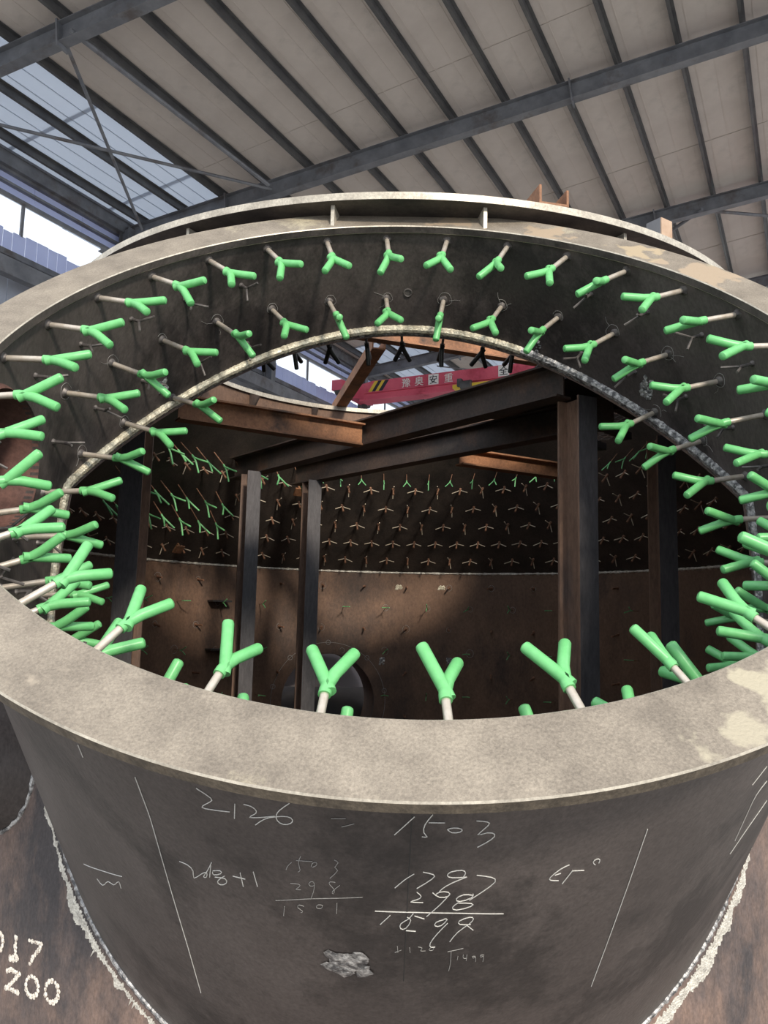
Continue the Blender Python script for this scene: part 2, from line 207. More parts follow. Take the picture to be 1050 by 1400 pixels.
def boolean(o, cutters):
    for c in cutters:
        md = o.modifiers.new('b', 'BOOLEAN'); md.operation = 'DIFFERENCE'; md.object = c; md.solver = 'EXACT'
    bpy.context.view_layer.update()
    dg = bpy.context.evaluated_depsgraph_get(); me = bpy.data.meshes.new_from_object(o.evaluated_get(dg))
    o.modifiers.clear(); o.data = me
    me.polygons.foreach_set('use_smooth', [True]*len(me.polygons))
    try: me.set_sharp_from_angle(angle=math.radians(30))
    except Exception: pass
    for c in cutters: bpy.data.objects.remove(c)
def cyl_obj(A, B, r, n=192):
    A, B = Vector(A), Vector(B); mb = MB(); mb.tube([A, B], r, n); o = mb.build('cutter', MT['nozzle'], None)
    bm = bmesh.new(); bm.from_mesh(o.data); bmesh.ops.recalc_face_normals(bm, faces=bm.faces); bm.to_mesh(o.data); bm.free(); return o
def fix(o):
    bm = bmesh.new(); bm.from_mesh(o.data); bmesh.ops.recalc_face_normals(bm, faces=bm.faces); bm.to_mesh(o.data); bm.free()

# ================================================================ THE SETTING
H = 13.0
d1 = Vector((.45362, .89119, 0)); sh = Vector((-.89119, .45362, 0))
RN = Vector((-.1102, .0561, .9923)).normalized(); SS = (Vector((-.88435, .45014, -.12366))).normalized()
def RP(a, l, h=0.0): return RN*(H-h) + SS*a + d1*l       # across, along, below the sheets
ZF = -2.6
fl = MB(); fl.box((0, 20, ZF-.1), (45, 0, 0), (0, 45, 0), (0, 0, .1)); o = fl.build('floor', MT['floor'], None, False); o['kind'] = 'structure'

ceiling = root('ceiling', 'sloping shed roof of pale sheets on dark purlins and grey rafters', None, RP(6, 8), kind='structure')
PW = 1.29; K0, K1 = -6, 11
pan = {}
for key in ('roof', 'skylight'):
    mb = MB(); mb.box(RN*0.02, SS*(PW/2-.004), d1*1.68, RN*.003)
    for q in (-.32, 0, .32): mb.box(RN*0.02+SS*q*PW+RN*-.006, SS*.012, d1*1.68, RN*.004)
    pan[key] = mesh('roof_sheet', mb.V, mb.F, MT[key], False)
cnt = 0
mb = MB(); mb.box(RN*0.02, SS*.45, d1*1.68, RN*.003); eave_me = mesh('roof_sheet', mb.V, mb.F, MT['skylight'], False)
for j in range(14):
    o = bpy.data.objects.new('roof_sheet', eave_me); COL.objects.link(o); o.parent = ceiling; o.location = RP(16.47, 4.5+3.24*j) - wloc(ceiling) + RN*(.014*(j % 2))
for k in range(K0, K1+1):
    for j in range(14):
        a = .52 + PW*(k+.5); l = 4.5 + 3.24*j
        sky = (k >= 9 and j in (2, 3, 4)) or (k == 11 and j == 5) or (k in (9, 10) and j in (8, 9, 10)) or (k in (6, 7) and j == 9)
        o = bpy.data.objects.new('roof_sheet', pan['skylight' if sky else 'roof']); COL.objects.link(o); o.parent = ceiling
        o.location = RP(a, l) - wloc(ceiling) + RN*(.014*(j % 2)); cnt += 1
zp = [(0,0),(0,-.2),(.07,-.2),(.07,-.185),(.012,-.185),(.012,-.012),(-.07,-.012),(-.07,0)]
for k in range(K0, K1+2):
    a = .52 + PW*k
    mb = MB(); mb.prism(zp, RP(a, 3), RP(a, 50), SS, RN); mb.build('purlin', MT['purlin'], ceiling, False)
raf = [11.25, 17.85, 24.95, 31.8, 38.7, 45.6]
for i, l0 in enumerate(raf):
    A = RP(-9, l0+.083*9, .43); B = RP(16.2, l0-.083*16.2, .43); ax = (B-A).normalized(); side = RN.cross(ax).normalized()
    mb = MB(); mb.prism(I_prof(.44, .24, .012, .016), A, B, side, RN); o = mb.build('rafter', MT['roofsteel'], ceiling, False)
    for a in np.arange(-8, 16, 2.58):
        p = RP(a, l0-.083*a, .43); st = MB(); st.box(p-side*.065, ax*.006, side*.055, RN*.20); st.build('stiffener', MT['roofsteel'], o, False)
    for a in ((2.2, 11.0) if i != 1 else (2.9, 12.0)):
        p = RP(a, l0-.083*a, .46); st = MB(); st.box(p, ax*.02, side*.15, RN*.29); st.build('splice_plate', MT['roofsteel'], o, False)
def tie(a, b, r, nm): mb = MB(); mb.tube([RP(*a), RP(*b)], r, 8); mb.build(nm, MT['roofsteel'], ceiling)
tie((10.96, 10.4, .60), (14.48, 16.3, .60), .04, 'brace_rod'); tie((14.2, 10.9, .60), (10.5, 16.7, .60), .04, 'brace_rod')
tie((10.63, 10.2, .60), (10.46, 16.5, .60), .05, 'strut_tube'); tie((10.6, 18.2, .6), (16.5, 24.3, .6), .03, 'brace_rod'); tie((16.5, 17.2, .6), (10.6, 24.0, .6), .03, 'brace_rod')
tie((.87, 24.7, .6), (3.9, 27.0, .6), .05, 'brace_rod'); tie((.6, 25.0, .6), (-2.2, 27.6, .6), .05, 'brace_rod')
for l in (24.5, 31.4, 38.2): tie((7.5, l, .6), (12.0, l+6.6, .6), .03, 'brace_rod'); tie((12.2, l, .6), (7.3, l+6.8, .6), .03, 'brace_rod')

wd = 16.97
def WP(l, z, d=0.0): return sh*(wd+d) + d1*l + Vector((0, 0, z))
wall = root('wall_left', 'sheet-clad side wall with a long open window band under the eave', None, WP(17, ZF), kind='structure')
def wbox(name, l0, l1, z0, z1, dd, t, m, par=wall):
    mb = MB(); mb.box((WP(l0, z0, dd)+WP(l1, z1, dd))*.5, d1*(l1-l0)/2, sh*t, Vector((0, 0, (z1-z0)/2))); return mb.build(name, m, par, False)
zg = [(8.0, 9.14), (5.6, 7.95), (3.2, 5.55), (ZF, 3.15)]
for l in np.arange(9, 47, 1.02):
    wbox('wall_sheet', l, l+1.0, 7.0, 8.62, 0, .02, MT['wall'])
    wbox('wall_sheet', l, l+1.0, ZF, 6.97, 0, .02, MT['wall'])
mb = MB(); random.seed(3); l = 9.0
while l < 47:
    wdt = random.uniform(.22, .4); mb.box(WP(l+wdt/2, 8.92 + random.uniform(-.04, .05), -.03), d1*(wdt/2-.012), sh*.012, Vector((0, 0, .30))); l += wdt
mb.build('sill_sheeting', MT['wall_tr'], wall, False)
for l in np.arange(9, 47, 1.55): wbox('upper_sheet', l, l+1.53, 10.06, 10.62, .0, .01, MT['wall_tr'])
for z, t in ((8.62, .07), (10.04, .035), (10.34, .03), (10.64, .05), (6.95, .07), (4.6, .07)):
    wbox('girt', 8, 47, z-t, z+t, -.08, .06, MT['roofsteel'])
wbox('eave_girder', 8, 47, 10.66, 11.02, -.15, .12, MT['roofsteel']); wbox('eave_gutter', 8, 47, 10.98, 11.04, -.15, .16, MT['roofsteel'])
for l in np.arange(10.0, 47, 3.3): wbox('window_mullion', l, l+.07, 9.2, 10.1, -.02, .03, MT['roofsteel'])
for l0 in raf:
    lc = l0-.083*16.6; mb = MB(); mb.prism(I_prof(.34, .24, .012, .016), WP(lc, ZF, -.35), WP(lc, 10.75, -.35), d1, sh); mb.build('column', MT['roofsteel'], wall, False)
wbox('crane_rail_beam', 8, 47, 7.75, 8.15, -.75, .12, MT['roofsteel'])

# ================================================================ OVERHEAD CRANE
CD = 28.0
def CP(a, z, d=0.0): return d1*(CD+d) + sh*a + Vector((0, 0, z))
crane = root('overhead_crane', 'pink-red overhead bridge crane girder with white characters, beyond the vessel', 'crane', CP(6, 8.7))
mb = MB(); mb.hexa([CP(-6,8.66,0), CP(15.2,8.66,0), CP(15.2,8.66,.5), CP(-6,8.66,.5), CP(-6,9.36,0), CP(14.9,9.36,0), CP(14.9,9.36,.5), CP(-6,9.36,.5)])
mb.hexa([CP(15.2,8.66,0), CP(16.1,8.85,0), CP(16.1,8.85,.5), CP(15.2,8.66,.5), CP(14.9,9.36,0), CP(16.1,9.15,0), CP(16.1,9.15,.5), CP(14.9,9.36,.5)])
mb.build('girder', MT['crane'], crane, False)
mb = MB(); mb.box(CP(4.7, 8.62, .25), sh*10.7, d1*.34, Vector((0,0,.035))); mb.build('bottom_flange', MT['crane'], crane, False, label='wide flat lower flange of the red girder')
mb = MB(); mb.box(CP(4.7, 8.88, -.06), sh*10.5, d1*.06, Vector((0,0,.015))); mb.build('stiffener_rib', MT['crane'], crane, False)
mb = MB(); mb.box(CP(15.9, 9.05, .3), sh*.22, d1*1.3, Vector((0,0,.2))); o = mb.build('end_carriage', MT['crane'], crane, False)
for q in (-.8, 1.4):
    m2 = MB(); m2.tube([CP(15.78, 8.88, q), CP(16.02, 8.88, q)], .18, 20); m2.build('wheel', MT['crane_dark'], o)
for i, (a, mm) in enumerate(((15.0, 'yellow'), (14.85, 'blackp'), (14.7, 'yellow'), (14.55, 'blackp'))):
    mb = MB(); mb.hexa([CP(a-.08,8.9,-.012), CP(a+.08,8.9,-.012), CP(a+.08,8.9,0), CP(a-.08,8.9,0), CP(a-.38,9.34,-.012), CP(a-.22,9.34,-.012), CP(a-.22,9.34,0), CP(a-.38,9.34,0)])
    mb.build('warning_stripe', MT[mm], crane, False)
def glyph(ch, a, z, size, m, name='lettering', boxed=False):
    if boxed:
        mb = MB(); mb.box(CP(a, z, -.015), sh*size*.62, d1*.01, Vector((0,0,size*.62))); mb.build('sign_plate', MT['white'], crane, False, label='white square plate with a black character')
    cu = bpy.data.curves.new(name, 'FONT'); cu.body = ch; cu.size = size*1.05; cu.extrude = .006; cu.align_x = 'CENTER'; cu.align_y = 'CENTER'
    t = bpy.data.objects.new('tmp', cu); COL.objects.link(t); bpy.context.view_layer.update()
    me = bpy.data.meshes.new_from_object(t.evaluated_get(bpy.context.evaluated_depsgraph_get())); bpy.data.objects.remove(t)
    me.materials.clear(); me.materials.append(m)
    xs = [v.co.x for v in me.vertices]; ys = [v.co.y for v in me.vertices]
    if xs:
        cx, cy = (max(xs)+min(xs))/2, (max(ys)+min(ys))/2
        for v in me.vertices: v.co.x -= cx; v.co.y -= cy
    o = bpy.data.objects.new(name, me); COL.objects.link(o); o.parent = crane
    R = Matrix.Identity(4); X = -sh; Y = Vector((0,0,1)); Z = X.cross(Y)
    for i in range(3): R[i][0] = X[i]; R[i][1] = Y[i]; R[i][2] = Z[i]
    R.translation = CP(a, z, -.036) - wloc(crane); o.matrix_local = R
glyph('豫', 13.42, 9.12, .36, MT['white']); glyph('奥', 12.88, 9.12, .36, MT['white'])
glyph('安', 12.30, 9.12, .33, MT['blackp'], boxed=True); glyph('重', 11.68, 9.12, .36, MT['white']); glyph('全', 9.55, 9.14, .33, MT['blackp'], boxed=True)
mb = MB(); mb.box(CP(10.6, 8.62, -.25), sh*.75, d1*.2, Vector((0,0,.07))); tr = mb.build('trolley_frame', MT['yellow'], crane, False, label='yellow hoist trolley frame')
mb = MB(); mb.tube([CP(11.0, 8.62, -.5), CP(10.6, 8.62, -.5)], .16, 16); mb.box(CP(11.05, 8.72, -.48), sh*.08, d1*.1, Vector((0,0,.14))); mb.build('hoist_motor', MT['crane_dark'], tr)

# ================================================================ THE STEEL VESSEL WITH ITS SLANTED NOZZLE
C = Vector((.05552, 1.87669, .58018)); n = Vector((-.00982, -.70538, .70876)).normalized()
u = Vector((.9999, -.01392, 0)).normalized(); v = Vector((.00987, .70869, .70545)).normalized()
VX, VY = .0855, 4.1429; R0, KC, Z0 = 2.0045, 1.0925, .3744; RI, RO, RFO = 1.012, 1.034, 1.1307
ZT, RRI, RRO = 1.3745, 1.162, 1.612; TS = .036
vessel = root('steel_vessel', 'big dark steel vessel with a slanted wide nozzle, its walls studded with green-tipped anchors', 'vessel', (VX, VY, -2.3))
def Rz(z, off=0.0): return R0 - off - KC*max(z-Z0, 0)
def NP(th, s, r=RI):
    th = math.radians(th); return C - n*s + (u*math.cos(th) + v*math.sin(th))*r
def send(th, r):
    d = -n; p0 = C + (u*math.cos(th)+v*math.sin(th))*r; prev = None
    t = 0.0
    g = lambda t: math.hypot(p0.x+d.x*t-VX, p0.y+d.y*t-VY) - Rz(p0.z+d.z*t)
    while g(t) > 0 and t < 3: t += .03
    a, b = t-.03, t
    for _ in range(22):
        m = (a+b)/2
        if g(m) > 0: a = m
        else: b = m
    return (a+b)/2
# nozzle wall
NT = 288; MS = 10
se_i = [send(2*math.pi*i/NT, RI) for i in range(NT)]; se_o = [send(2*math.pi*i/NT, RO) for i in range(NT)]
V = []; F = []
for i in range(NT):
    th = math.degrees(2*math.pi*i/NT)
    for j in range(MS+1): V.append(NP(th, .012 + (se_i[i]-.012)*j/MS, RI))
    for j in range(MS, -1, -1): V.append(NP(th, .012 + (se_o[i]-.012)*j/MS, RO))
m = 2*(MS+1)
for i in range(NT):
    for k in range(m): F.append((i*m+k, i*m+(k+1) % m, ((i+1) % NT)*m+(k+1) % m, ((i+1) % NT)*m+k))
noz = part('nozzle_shell', V, F, MT['nozzle'], vessel, label='dark rolled plate wall of the nozzle'); fix(noz)
HS, HR = .27, .178
hc = NP(180, HS, RI)
boolean(noz, [cyl_obj(hc - u*.25 - u*0, hc + u*.35, HR, 64)])
# flange
FT = .025
def ringmesh(r0, r1, s0, s1, N=288):
    V = []; F = []
    for i in range(N):
        th = 360*i/N; V += [NP(th, s0, r0), NP(th, s0, r1), NP(th, s1, r1), NP(th, s1, r0)]
    for i in range(N):
        j = (i+1) % N
        for k in range(4): F.append((i*4+k, i*4+(k+1) % 4, j*4+(k+1) % 4, j*4+k))
    return V, F
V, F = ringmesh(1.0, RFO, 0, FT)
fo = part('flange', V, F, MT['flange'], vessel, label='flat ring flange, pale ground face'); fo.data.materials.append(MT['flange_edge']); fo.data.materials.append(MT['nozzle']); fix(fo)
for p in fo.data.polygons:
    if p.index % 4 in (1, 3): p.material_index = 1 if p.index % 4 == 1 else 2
vw = wloc(vessel)
worn_sunlit_area(MT['flange'], [(tuple(NP(a, 0, r)-vw), rad, col) for a, r, rad, col in ((-65.5, 1.09, .022, (.46,.41,.31)), (-61, 1.09, .036, (.48,.43,.32)), (-56, 1.09, .04, (.48,.43,.32)), (-119, 1.09, -.012, (.40,.34,.27)), (50, 1.06, .03, (.50,.40,.27)), (66, 1.06, .05, (.44,.34,.24)), (36, 1.06, .07, (.46,.36,.26)), (82, 1.06, .03, (.42,.33,.24)))])  # cream ground patches low down, warm sunlight painted on the upper right
fo.data.materials.append(MT['ring'])  # pale bevel paints the lit line along the flange edge
bv = fo.modifiers.new('b', 'BEVEL'); bv.width = .0026; bv.segments = 1; bv.material = 3; bv.limit_method = 'ANGLE'; bv.angle_limit = math.radians(50)
# branch neck in the left nozzle wall
mb = MB()
V, F = [], []
NN = 64
def neck(prof, c, ax, e1, e2, N=64):
    V = []; F = []; m = len(prof)
    for i in range(N):
        a = 2*math.pi*i/N
        for r, t in prof: V.append(c + ax*t + (e1*math.cos(a)+e2*math.sin(a))*r)
    for i in range(N):
        for k in range(m): F.append((i*m+k, i*m+(k+1) % m, ((i+1) % N)*m+(k+1) % m, ((i+1) % N)*m+k))
    return V, F
V, F = neck([(HR, -.008), (HR+.02, .0), (HR+.02, .30), (HR, .30)], hc, -u, v, n)
o = part('branch_neck', V, F, MT['rust_in'], vessel, label='short rusty branch pipe opening in the nozzle wall'); fix(o)
V, F = neck([(.001, .30), (.001, .312), (HR+.06, .312), (HR+.06, .30)], hc, -u, v, n)
o = part('blind_plate', V, F, MT['rust_in'], vessel); fix(o)
V, F = neck([(HR-.002, -.006), (HR+.012, -.008), (HR+.012, .0), (HR-.002, 0)], hc, -u, v, n)
# vessel shell: straight lower part, conical roof, collar
zs_list = [-2.3 + (Z0+2.3)*i/10 for i in range(11)]
def shellmesh(zs, N=256, off=TS):
    prof = [(Rz(z), z) for z in zs] + [(Rz(z, off), z) for z in zs[::-1]]
    return revolve(prof, VX, VY, N)
cut = lambda: cyl_obj(C + n*.3, C - n*1.95, RI+.0005, 288)
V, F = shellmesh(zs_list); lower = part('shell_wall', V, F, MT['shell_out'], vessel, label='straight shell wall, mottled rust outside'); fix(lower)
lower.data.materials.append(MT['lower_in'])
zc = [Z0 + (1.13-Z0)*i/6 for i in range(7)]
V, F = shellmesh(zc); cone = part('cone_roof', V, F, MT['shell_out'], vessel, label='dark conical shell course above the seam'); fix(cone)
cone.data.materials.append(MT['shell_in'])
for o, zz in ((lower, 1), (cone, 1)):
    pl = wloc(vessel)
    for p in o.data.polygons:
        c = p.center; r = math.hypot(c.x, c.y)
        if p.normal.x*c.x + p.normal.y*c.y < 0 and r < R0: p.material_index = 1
HA = math.radians(103.3); HZ = -.545; HHR = .33
hdir = Vector((math.cos(HA), math.sin(HA), 0)); hcen = Vector((VX, VY, HZ)) + hdir*R0; htan = Vector((-math.sin(HA), math.cos(HA), 0)); UZ = Vector((0,0,1))
boolean(lower, [cut(), cyl_obj(hcen - hdir*.3, hcen + hdir*.3, HHR, 72)])
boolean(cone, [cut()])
# bottom plate
V, F = revolve([(0.01, -2.3), (R0-TS, -2.3), (R0-TS, -2.27), (.01, -2.27)], VX, VY, 96); part('bottom_plate', V, F, MT['lower_in'], vessel)
# manhole
V, F = neck([(HHR, -.045), (HHR+.02, -.045), (HHR+.02, .28), (HHR, .28)], hcen, hdir, htan, UZ); o = part('manhole_neck', V, F, MT['lower_in'], vessel); fix(o)
mb = MB(); k = 24; P = [hcen + hdir*.30 + (htan*math.cos(a)+UZ*math.sin(a))*(HHR+.05) for a in [math.pi*i/k for i in range(k+1)]]
zc0 = .075
P = [p for p in P if p.z > HZ+zc0]; a0 = math.asin(zc0/(HHR+.05)); P = [hcen + hdir*.30 + (htan*math.cos(a)+UZ*math.sin(a))*(HHR+.05) for a in np.linspace(a0, math.pi-a0, k)]
nn = len(P); mb.add(P + [p + hdir*.015 for p in P], [tuple(range(nn)), tuple(range(nn, 2*nn))[::-1]] + [(i, (i+1) % nn, (i+1) % nn+nn, i+nn) for i in range(nn)])
mb.build('cover_plate', MT['grey_plate'], vessel, False, label='grey half-round plate behind the manhole')
mb = MB(); mb.tube([hcen + hdir*.55 - htan*.8 - UZ*.22, hcen + hdir*.55 + htan*.8 - UZ*.22], .30, 32); mb.build('drain_pipe', MT['plate_dark'], vessel, label='dark pipe seen through the manhole')
mb = MB()
P = [Vector((VX,VY,0)) for _ in range(0)]
def onwall(az, z, off=TS, lift=0.0):
    a = math.radians(az); r = Rz(z, off+lift); return Vector((VX+r*math.cos(a), VY+r*math.sin(a), z))
CR = .41
P = [onwall(103.3 + math.degrees(CR*math.cos(t)/1.97), HZ + CR*math.sin(t), TS, .002) for t in np.linspace(-.5, math.pi+.5, 60)]
mb.tube(P, .0016, 5, True)
for t in (.25, .82, 1.55, 2.3, 2.95):
    c = onwall(103.3 + math.degrees(CR*math.cos(t)/1.97), HZ + CR*math.sin(t), TS, .002)
    mb.tube([c + (htan*math.cos(a)+UZ*math.sin(a))*.016 for a in np.linspace(0, 6.2, 12)], .002, 5)
mb.build('chalk_circle', MT['faint'], vessel, label='chalk circle around the manhole')
# collar and top ring
V, F = revolve([(1.178, 1.118), (1.200, 1.118), (1.200, ZT-.026), (1.178, ZT-.026)], VX, VY, 192); o = part('collar', V, F, MT['lower_in'], vessel, label='narrow upright collar under the top ring'); fix(o)
V, F = revolve([(RRI, ZT-.026), (RRO, ZT-.026), (RRO, ZT), (RRI, ZT)], VX, VY, 256); o = part('top_ring', V, F, MT['ring_dark'], vessel, label='flat top ring with a bright cut edge'); fix(o)
o.data.materials.append(MT['ring'])
for p in o.data.polygons:
    if p.index % 4 in (1, 3, 2): p.material_index = 1
bv = o.modifiers.new('b', 'BEVEL'); bv.width = .001; bv.segments = 1; bv.limit_method = 'ANGLE'; bv.angle_limit = math.radians(50)
def gus(az, inner=False):
    a = math.radians(az); er = Vector((math.cos(a), math.sin(a), 0)); et = Vector((-math.sin(a), math.cos(a), 0)); c0 = Vector((VX, VY, 0)); mb = MB()
    if inner: pr = [(1.178, ZT-.027), (1.09, ZT-.05), (1.178, 1.20)]
    else: pr = [(1.20, ZT-.026), (1.585, ZT-.026), (1.585, ZT-.10), (1.25, 1.14), (1.20, 1.14)]
    k = len(pr); mb.add([c0+er*r+UZ*z-et*.006 for r, z in pr] + [c0+er*r+UZ*z+et*.006 for r, z in pr], [tuple(range(k)), tuple(range(k, 2*k))[::-1]] + [(i, (i+1) % k, (i+1) % k+k, i+k) for i in range(k)])
    mb.build('gusset', MT['ring'] if not inner else MT['beam_dark'], vessel, False)
for az in GUS: gus(az)
for az in (96, 118, 140, 162, 74, 52, 30): gus(az, True)
# welds
def lumpy(P, r, name, m, seed, n_=9, lab=None, amp=.25):
    rnd = random.Random(seed); mb = MB(); P = list(P); mb.tube(P + [P[0]], r, n_, False, [r*(1+rnd.uniform(-amp, amp)) for _ in P] + [r]); return mb.build(name, m, vessel, label=lab)
NB = 1100
def curve(r, lift=0):
    out = []
    for i in range(NB):
        th = 2*math.pi*i/NB; s = np.interp(i/NB*NT, range(NT+1), (se_i if r < 1.02 else se_o)+[(se_i if r < 1.02 else se_o)[0]]); out.append(NP(math.degrees(th), s-lift, r))
    return out
cv_ = curve(RI, .004)
for i0_, i1_, mm_, lb_ in ((205, 790, 'bead', 'rippled pale weld bead round the nozzle opening'), (790, NB+206, 'patch', 'dark shiny part of the weld bead')):
    seg_ = [cv_[i % NB] for i in range(i0_, i1_)]; rnd = random.Random(i0_); mb = MB()
    mb.tube(seg_, .015, 9, True, [.015*(1+rnd.uniform(-.1, .1)) for _ in seg_]); mb.build('weld_bead', MT[mm_], vessel, label=lb_)
lumpy(curve(RI+.006, -.012), .0085, 'weld_bead', MT['patch'], 8)
lumpy(curve(RO, .006), .008, 'weld_bead', MT['patch'], 6, lab='dark outer weld seam of the nozzle')
def zring(z, off, r, m, seed, lab=None, az0=None):
    P = [Vector((VX+(Rz(z)-off)*math.cos(2*math.pi*i/700), VY+(Rz(z)-off)*math.sin(2*math.pi*i/700), z)) for i in range(700)]
    # leave out what would cross the nozzle opening
    def inside(p): q = p-C; q = q - n*q.dot(n); return q.length < RI+.03
    segs = []; cur = []
    for p in P:
        if inside(p) and p.y < VY:
            if cur: segs.append(cur); cur = []
        else: cur.append(p)
    segs.append(cur); rnd = random.Random(seed); mb = MB()
    for s_ in segs:
        if len(s_) > 2: mb.tube(s_, r, 6, True, [r*(1+rnd.uniform(-.35, .35)) for _ in s_])
    mb.build('seam_weld', m, vessel, label=lab)
zring(Z0, TS, .010, MT['ground'], 2, 'bright horizontal seam weld below the cone'); zring(Z0, -.001, .007, MT['patch'], 4)
# bright ground strip along the outer weld
rnd = random.Random(12)
def onshell(th, r):
    th2 = math.radians(th); s = send(th2, r); p = NP(th, s, r); q = Vector((p.x-VX, p.y-VY, 0)).normalized(); return p - q*0 + q*.0015
for a0, a1, wmax in ((186, 250, .022), (292, 356, .026)):
    V = []; F = []; K = 420; w_ = .02
    for i in range(K+1):
        th = a0 + (a1-a0)*i/K; env = math.sin(math.pi*i/K)**.5
        w_ = max(.004, min(wmax, w_ + rnd.uniform(-.003, .003))); spike = rnd.random() < .02
        V += [onshell(th, RO+.010 + .006*rnd.random()), onshell(th, RO+.014 + env*(w_ + (.012 if spike else 0)))]
    F = [(2*i, 2*i+1, 2*i+3, 2*i+2) for i in range(K)]
    o = part('ground_strip', V, F, MT['ground'], vessel, False, label='ragged bright ground strip beside the outer weld')
    sd = o.modifiers.new('s', 'SOLIDIFY'); sd.thickness = .0015

# ---------------------------------------------------------------- anchors
def anchor_meshes(rr, rs, L1=.14, Lp=.085, al=.5, start=.108, mrod=None, msl=None, nm=''):
    mb = MB(); mb.tube([(0,0,-.004),(0,0,start+.01)], rr, 12)
    rod = mesh('anchor_rod', mb.V, mb.F, mrod)
    mb = MB(); sa, ca = math.sin(al), math.cos(al)
    A = [(0,0,start),(0,0,L1-.022),(sa*.006,0,L1-.006),(sa*.022,0,L1+ca*.02),(sa*Lp,0,L1+ca*Lp)]
    round_tube(mb, A, rs, 14)
    hx = rs*.9
    hx *= .55
    B = [(hx*1.5,0,L1-.024),(hx*.9,0,L1-.016),(-sa*.030,0,L1+ca*.026),(-sa*Lp,0,L1+ca*Lp)]
    round_tube(mb, B, rs, 14)
    return rod, mesh('sleeve', mb.V, mb.F, msl)
A_big = anchor_meshes(.0078, .0114, mrod=MT['rod'], msl=MT['green'])
A_slim = anchor_meshes(.0036, .0052, mrod=MT['stud'], msl=MT['green2'])
A_backlit = anchor_meshes(.0065, .0115, mrod=MT['rod_dark'], msl=MT['black'])
mb = MB(); q_ = random.Random(4)
mb.tube([(0,0,-.003),(0,0,.001),(0,0,.005),(0,0,.010)], .01, 11, True, [.017, .014, .011, .0085])
W_root = mesh('root_weld', [(x*q_.uniform(.85,1.15), y*q_.uniform(.85,1.15), z) for x, y, z in mb.V], mb.F, MT['rod_dark'])
def bare_mesh(rr, L1, Lp, al, rp, m):
    mb = MB(); mb.tube([(0,0,-.003),(0,0,.003),(0,0,.007)], rr, 8, True, [rr*2, rr*1.7, rr]); mb.tube([(0,0,.003),(0,0,L1)], rr, 8)
    for s_ in (-1, 1): mb.tube([(0,0,L1-.006),(s_*math.sin(al)*.012,0,L1+.004),(s_*math.sin(al)*Lp,0,L1+math.cos(al)*Lp)], rp, 6)
    return mesh('bare_anchor', mb.V, mb.F, m)
B_noz = bare_mesh(.0048, .042, .048, .75, .0036, MT['rod_dark'])
mb = MB(); mb.tube([(0,0,-.003),(0,0,.005),(0,0,.03),(0,0,.062)], .006, 7, True, [.011, .008, .0055, .0065]); B_stud = mesh('bare_anchor', mb.V, mb.F, MT['stud'])
mb = MB()
for s_ in (-1, 1): mb.tube([(0,0,.010),(s_*.014,0,.022),(s_*.052,0,.040)], .0028, 6)
B_pr = mesh('prong', mb.V, mb.F, MT['prong'])
def place(name, me, P, Z, X, parent, roll_=0, sc=1.0):
    Z = Vector(Z).normalized(); X = Vector(X); X = (X - Z*X.dot(Z)).normalized(); Y = Z.cross(X)
    o = bpy.data.objects.new(name, me); COL.objects.link(o); o.parent = parent
    R = Matrix.Identity(4)
    for i in range(3): R[i][0] = X[i]*sc; R[i][1] = Y[i]*sc; R[i][2] = Z[i]*sc
    R.translation = P - wloc(vessel); o.matrix_local = R; return o
def sub(name, me, parent):
    o = bpy.data.objects.new(name, me); COL.objects.link(o); o.parent = parent; return o
def noz_anchor(th, s, p0=0., p1=0., phi=1.5, L1=.14, sc=1.0, kind='big'):
    t = math.radians(th); er = -(u*math.cos(t)+v*math.sin(t)); et = -u*math.sin(t)+v*math.cos(t); es = -n
    d = (er + es*p0 + et*p1).normalized(); a = es*math.cos(phi) + et*math.sin(phi)
    pair = A_big
    o = place('anchor', pair[0], NP(th, s, RI), d, a, vessel, sc=(L1/.14)); sub('sleeve', pair[1], o); sub('root_weld', W_root, o)
rnd = random.Random(21)
done = set()
for th, s, p0, p1, phi, L1, sc in ANCH:
    noz_anchor(th, s, p0, p1, phi, L1); k = round((((th-94.4) + 180) % 360 - 180)/11.24); row = round((s-.05)/.205); done.add((k % 32, row))
rows = [.05, .255, .46, .665, .87, 1.075, 1.28]
def skip(th, s):   # inside the branch opening
    dth = ((th-180+180) % 360)-180; return math.hypot(math.radians(dth)*RI, s-HS) < HR+.015
for k in range(-16, 16):
    th = 94.4 + 11.22*k
    if k < -12: th -= 1.2
    lim = send(math.radians(th), RI)
    for j, s in enumerate(rows):
        if (k % 32, j) in done or s > lim-.03 or skip(th, s): continue
        if j == 0: phi = 1.5 if k % 2 else .95
        elif j % 2 == 1: phi = 1.5 if k % 2 == 0 else .08
        else: phi = 1.5 if k % 2 else .05
        noz_anchor(th, s, rnd.uniform(-.04,.04), rnd.uniform(-.05,.05), phi + rnd.uniform(-.1,.1), rnd.uniform(.125,.14))
for k in range(-16, 16):
    th = 94.4 + 11.22*(k+.5)
    if k < -12: th -= 1.2
    lim = send(math.radians(th), RI)
    for j in range(6):
        s = .152 + .205*j
        if s > lim-.03 or skip(th, s): continue
        if 60 < (th % 360) < 118 : continue      # none welded on at the crown
        t = math.radians(th); er = -(u*math.cos(t)+v*math.sin(t)); et = -u*math.sin(t)+v*math.cos(t); es = -n
        d = er + es*rnd.uniform(-.12,.12) + et*rnd.uniform(-.12,.12); ph = rnd.uniform(.2, 2.6)
        place('bare_anchor', B_noz, NP(th, s, RI), d, es*math.cos(ph)+et*math.sin(ph), vessel)
